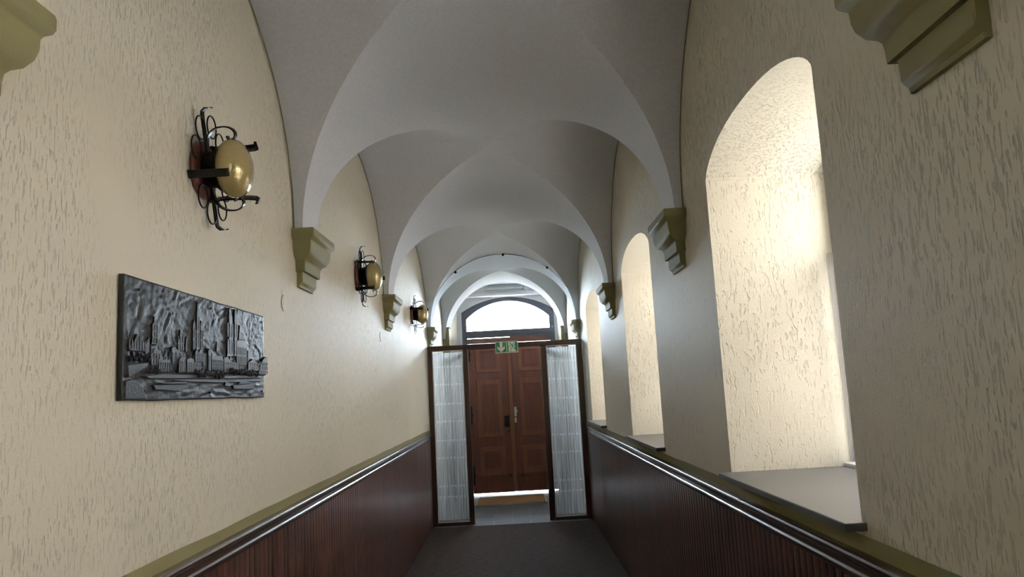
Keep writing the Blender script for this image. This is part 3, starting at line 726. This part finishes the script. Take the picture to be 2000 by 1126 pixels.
def lace_curtain(xa, xb, label):
    yb = YP+.062; ztop, zbot = 2.165, .06; loc = ((xa+xb)/2, yb, ztop)
    r = thing('lace_curtain', label, 'curtain', loc, 'lace curtains on the partition')
    ph = random.uniform(0, 6)
    def yy(x, z): return yb+.010*math.sin((x-xa)*2*PI/.036+ph+.5*math.sin(x*31))+.004*math.sin(x*90+z*.8)
    b = MB(); n = 150; G = []
    for a in range(23):
        z = ztop-(ztop-zbot)*a/22; G.append([(xa+(xb-xa)*k/n, yy(xa+(xb-xa)*k/n, z), z) for k in range(n+1)])
    b.grid(G); local(b, loc).build('sheer_cloth', M_net, r)
    h = MB(); h.grid([[(xa+(xb-xa)*k/n, yy(xa+(xb-xa)*k/n, z)-.002, z) for k in range(n+1)] for z in (2.165, 2.13, 2.096)]); local(h, loc).build('top_hem', M_net, r)
    for z in (1.985, 1.757, 1.510, 1.287, 1.048, .829, .479, .345):
        m = MB(); x = xa+.01
        while x < xb-.03:
            wd = random.uniform(.036, .044)
            for (dx, sg) in ((0, 1), (wd, -1)):
                q = [(x+dx, z), (x+dx+sg*wd*.46, z+.016), (x+dx+sg*wd*.52, z), (x+dx+sg*wd*.40, z-.017)]
                # small bow: two petals meeting in a knot, with a trailing thread
                m.add([(u, yy(u, v)-.0025, v) for u, v in q], [(0, 1, 2, 3)])
            for s2 in (1, -1): m.add([(u, yy(u, v)-.0025, v) for u, v in ((x+wd*.5-.003, z), (x+wd*.5+.003, z), (x+wd*.5+s2*.008, z-.018*1), (x+wd*.5+s2*.012, z-.016))], [(0, 1, 2, 3)])
            x += wd*1.3
        k_ = 40
        m.grid([[(xa+(xb-xa)*j/k_, yy(xa+(xb-xa)*j/k_, z)-.002, z+dz+.003*math.sin(j)) for j in range(k_+1)] for dz in (-.0012, .0012)], smooth=False)
        local(m, loc).build('lace_band', M_lace, r)
lace_curtain(-.925, -.537, 'sheer white lace curtain behind the left partition panel')
lace_curtain(.550, .935, 'sheer white lace curtain behind the right partition panel')

# ------------------------------------------------------------------ emergency exit sign
def exit_sign():
    x0, x1, z0, z1 = -.108, .185, 2.121, 2.268; y = YP-.012
    r = thing('exit_sign', 'green and white emergency exit sign with arrow and running figure above the doorway', 'sign', ((x0+x1)/2, YP, z0))
    L = r.location; b = MB(); b.box(x0, x1, y, YP-.001, z0, z1); local(b, L).build('sign_plate', M_signwhite, r)
    xm = (x0+x1)/2; bd = .008
    for a, c in ((x0+bd, xm-bd/2), (xm+bd/2, x1-bd)):
        g = MB(); g.box(a, c, y-.002, y, z0+bd, z1-bd); local(g, L).build('green_field', M_green, r)
    a, c = x0+bd, xm-bd/2; w_ = c-a; h = z1-z0-2*bd; zb = z0+bd; m = (a+c)/2
    ar = [(m-.13*w_, zb+h), (m+.13*w_, zb+h), (m+.13*w_, zb+.42*h), (m+.36*w_, zb+.62*h), (m+.36*w_, zb+.36*h), (m, zb+.03*h), (m-.36*w_, zb+.36*h), (m-.36*w_, zb+.62*h), (m-.13*w_, zb+.42*h)]
    g = MB()
    for q in ([ar[0], ar[1], ar[2], ar[8]], [ar[8], ar[2], ar[5]], [ar[2], ar[3], ar[4], ar[5]], [ar[7], ar[8], ar[5], ar[6]]): g.prism(q, 'y', y-.004, y-.002)
    local(g, L).build('arrow', M_signwhite, r)
    a, c = xm+bd/2, x1-bd
    def P(u, v): return (a+u*w_, zb+v*h)
    g = MB(); g.prism([P(.14, .04), P(.74, .04), P(.74, .97), P(.14, .97)], 'y', y-.004, y-.002); g.prism([P(.74, .04), P(.90, .04), P(.80, .14), P(.86, .20), P(.74, .22)], 'y', y-.004, y-.002)
    local(g, L).build('doorway_field', M_signwhite, r)
    f = MB(); f.lathe([(.0085, -.0055), (.0085, -.004), (.004, -.004)], (P(.33, .85)[0], y, P(.33, .85)[1]), axis=(0, 1, 0), n=16)
    for path in ([(.45, .78), (.60, .52)], [(.42, .74), (.34, .56), (.14, .55)], [(.48, .80), (.66, .78), (.72, .66)], [(.58, .54), (.66, .28), (.86, .27)], [(.56, .52), (.38, .34), (.34, .08)]):
        wd = .013 if path[0] == (.45, .78) else .0065
        f.sweep([(P(*q)[0], y-.005, P(*q)[1]) for q in path], wd*1.1, .002, up=(0, 1, 0))
    local(f, L).build('running_figure', M_green, r)
exit_sign()

# ------------------------------------------------------------------ entrance doors, fanlight
def entrance_leaf(nm, x0, x1, pan, label, left):
    r = thing(nm, label, 'door', ((x0+x1)/2, YD, ZD), kind='structure'); L = r.location
    yf = YD if left else YD+.03; yb = yf+.05; zt = 2.455; zb = ZD+.014
    f = MB(); f.box(x0, x1, yf, yb, zb, zt); local(f, L).build('leaf', M_door, r, bevel=.003)
    p0, p1 = pan
    for (z0, z1, i0, i1) in ((1.957, 2.385, 2.04, 2.315), (.874, 1.850, .965, 1.742), (.248, .718, .362, .628)):
        m = MB()   # raised surround with a moulded edge and fielded centre
        for (s, d) in ((0, .014),): m.box(p0-s, p1+s, yf-d, yf+.001, z0, z1)
        pn = local(m, L).build('panel', M_door2, r, bevel=.006)
        m = MB(); iw = .085; a, c = p0+iw, p1-iw
        for (q, u, v, w2) in ((a-.014, a, i0-.014, i1+.014), (c, c+.014, i0-.014, i1+.014)): m.box(q, u, yf-.026, yf-.013, v, w2)
        m.box(a, c, yf-.026, yf-.013, i0-.014, i0); m.box(a, c, yf-.026, yf-.013, i1, i1+.014)
        m.box(a, c, yf-.016, yf-.013, i0, i1); m.box(a+.03, c-.03, yf-.022, yf-.013, i0+.03, i1-.03)
        o = local(m, L).build('fielded_centre', M_door, pn, bevel=.004)
    k = MB(); k.box(p0-.03, p1+.02, yf-.008, yf, zb, .17); k.box(p0-.03, p1+.02, yf-.014, yf, .17, .182); local(k, L).build('kick_board', M_door, r, bevel=.002)
    return r, L
dl, L = entrance_leaf('door_1', -.665, .05, (-.522, -.097), 'left leaf of the brown panelled entrance door with iron latch', True)
a = MB(); a.box(.020, .088, YD-.03, YD, ZD+.03, 2.455); local(a, L).build('astragal', M_door2, dl, bevel=.004)
for z0, z1 in ((1.10, 1.40), (.10, .42), (2.16, 2.40)):
    h = MB(); h.box(-.645, -.612, YD-.012, YD, z0, z1); h.box(-.655, -.60, YD-.008, YD, (z0+z1)/2-.02, (z0+z1)/2+.02); h.sweep([(-.629, YD-.014, z0), (-.629, YD-.014, z1)], None, .010)
    local(h, L).build('hinge', M_iron, dl)
h = MB(); h.box(-.075, .008, YD-.014, YD, 1.03, 1.22); local(h, L).build('lock_plate', M_iron, dl, bevel=.003)
h = MB(); h.sweep([(-.02, YD-.01, 1.10), (-.02, YD-.055, 1.10), (-.03, YD-.06, 1.10), (-.09, YD-.06, 1.085)], None, .009); h.sweep([(-.02, YD-.012, 1.16), (-.02, YD-.04, 1.17)], None, .012); local(h, L).build('latch_handle', M_iron, dl)
h = MB(); h.sweep([(-.002, YD-.01, .985), (-.005, YD-.05, .985), (-.03, YD-.055, .98), (-.055, YD-.055, .955)], None, .009); h.lathe([(.018, 0), (.018, .008), (.01, .012)], (-.002, YD-.002, .985), axis=(0, -1, 0), n=16); local(h, L).build('brass_handle', M_brass, dl)
h = MB(); h.lathe([(.014, 0), (.018, .006), (.014, .014), (.004, .018)], (-.02, YD, .235), axis=(0, -1, 0), n=16); local(h, L).build('iron_stud', M_iron, dl)
dr, L = entrance_leaf('door_2', .053, .79, (.204, .625), 'right leaf of the brown panelled entrance door with pale surface lock', False)
h = MB(); h.box(.095, .135, YD-.045, YD, 1.20, 1.36); h.box(.095, .13, YD-.05, YD, 1.10, 1.18); h.box(.12, .15, YD-.03, YD, 1.27, 1.31); local(h, L).build('surface_lock', M_steel, dr, bevel=.004)
h = MB(); h.lathe([(.014, 0), (.018, .006), (.014, .014), (.004, .018)], (.175, YD, .235), axis=(0, -1, 0), n=16); local(h, L).build('iron_stud', M_iron, dr)
def fanlight():
    r = thing('window_4', 'segmental fanlight in a slate-blue frame above the entrance door', 'window', (.065, YD, 2.5), kind='structure'); L = r.location
    y0, y1 = YD-.01, YD+.07
    gx0, gx1, gzs, gzt, gz0 = -.648, .775, 2.885, 3.172, 2.678
    f = MB(); n = 32
    for Y in (y0, y1):
        for k in range(n):
            t0, t1 = k/n, (k+1)/n; xa, xb = FX0+(FX1-FX0)*t0, FX0+(FX1-FX0)*t1; ga, gb = gx0+(gx1-gx0)*t0, gx0+(gx1-gx0)*t1
            f.quad((xa, Y, seg(xa)), (xb, Y, seg(xb)), (gb, Y, seg(gb, gx0, gx1, gzs, gzt)), (ga, Y, seg(ga, gx0, gx1, gzs, gzt)))
    for k in range(n):
        t0, t1 = k/n, (k+1)/n; ga, gb = gx0+(gx1-gx0)*t0, gx0+(gx1-gx0)*t1
        f.quad((ga, y0, seg(ga, gx0, gx1, gzs, gzt)), (gb, y0, seg(gb, gx0, gx1, gzs, gzt)), (gb, y1, seg(gb, gx0, gx1, gzs, gzt)), (ga, y1, seg(ga, gx0, gx1, gzs, gzt)))
    f.prism([(FX0, ZD), (gx0, ZD), (gx0, gzs), (FX0, FZS)], 'y', y0, y1); f.prism([(FX1, ZD), (gx1, ZD), (gx1, gzs), (FX1, FZS)], 'y', y0, y1)
    f.box(gx0, gx1, y0, y1, 2.556, gz0); f.box(gx0-.01, gx1+.01, y0-.012, y0, 2.60, 2.625)
    local(f, L).build('frame', M_bluegrey, r)
    f = MB(); f.box(gx0, .08, y0+.005, y1, 2.458, 2.547); f.box(.08, gx1, y0+.005, y1, 2.458, 2.556); local(f, L).build('door_head', M_door, r, bevel=.003)
    P = [(gx0-.01, gz0-.01)]+[(gx0+(gx1-gx0)*k/24, seg(gx0+(gx1-gx0)*k/24, gx0, gx1, gzs, gzt)+.008) for k in range(25)]+[(gx1+.01, gz0-.01)]
    g = MB(); g.prism(P, 'y', y0+.03, y0+.036); local(g, L).build('pane', M_glass, r)
fanlight()
portal('daylight_portal_front', (.065, YD+.14, 2.93), (0, -1, 0), 1.5, .55)

# ------------------------------------------------------------------ doormat, tube lamp
b = MB(); 
def fz(y): return (y-9.62)/(13.1-9.62)*ZD
ya, yb_ = 11.43, 12.36
b.add([(x, y, fz(y)+dz) for dz in (.0, .016) for x, y in ((-.53, ya), (.495, ya), (.495, yb_), (-.53, yb_))], [(0, 1, 2, 3), (4, 5, 6, 7), (0, 1, 5, 4), (1, 2, 6, 5), (2, 3, 7, 6), (3, 0, 4, 7)])
r = thing('doormat', 'tan coir doormat on the slate tiles in front of the entrance door', 'doormat', (0, 11.9, fz(11.9)))
local(b, r.location).build('coir_pile', M_coir, r)
b = MB()
for x0, x1, y0, y1 in ((-.548, -.53, ya-.018, yb_), (.495, .513, ya-.018, yb_), (-.53, .495, ya-.018, ya)):
    b.add([(x, y, fz(y)+dz) for dz in (.0, .014) for x, y in ((x0, y0), (x1, y0), (x1, y1), (x0, y1))], [(0, 1, 2, 3), (4, 5, 6, 7), (0, 1, 5, 4), (1, 2, 6, 5), (2, 3, 7, 6), (3, 0, 4, 7)])
o = local(b, r.location).build('metal_edging', M_steel, r); o['label'] = 'pale metal edging'
r = thing('tube_lamp', 'white fluorescent tube lamp mounted above the beam over the entrance', 'lamp', (.04, 12.72, 3.37)); L = r.location
b = MB(); b.box(-.29, .36, 12.665, 12.719, 3.352, 3.388); local(b, L).build('housing', M_white, r, bevel=.004)
b = MB(); b.sweep([(-.27, 12.655, 3.352), (.34, 12.655, 3.352)], None, .013); local(b, L).build('tube', M_white, r)
for x0, x1 in ((-.30, -.275), (.345, .37)):
    b = MB(); b.box(x0, x1, 12.64, 12.715, 3.335, 3.385); local(b, L).build('end_holder', M_steel, r)
b = MB(); b.sweep([(.05, 12.712, 3.385), (.05, 12.712, 3.428)], None, .005); local(b, L).build('cable', M_steel, r)
b = MB(); b.sweep([(.36, 12.712, 3.375), (.40, 12.712, 3.40), (.50, 12.712, 3.41), (.60, 12.712, 3.395)], None, .005); local(b, L).build('cable', M_steel, r)

# ------------------------------------------------------------------ what stands outside
b = MB(); b.box(-40, 60, 13.3, 80, -.35, -.12); b.box(1.7, 60, -40, 13.3, -.35, -.12)
struct(b.build('floor_street', M_stone), 'pale sunlit paving outside', 'ground')
b = MB(); b.box(5.5, 14, -50, 22, -.12, 11); struct(b.build('wall_opposite', M_facade), 'unseen pale rendered building across the yard, sized to block side sky light', 'building')  # unseen; made tall and long to keep sky light off the side windows
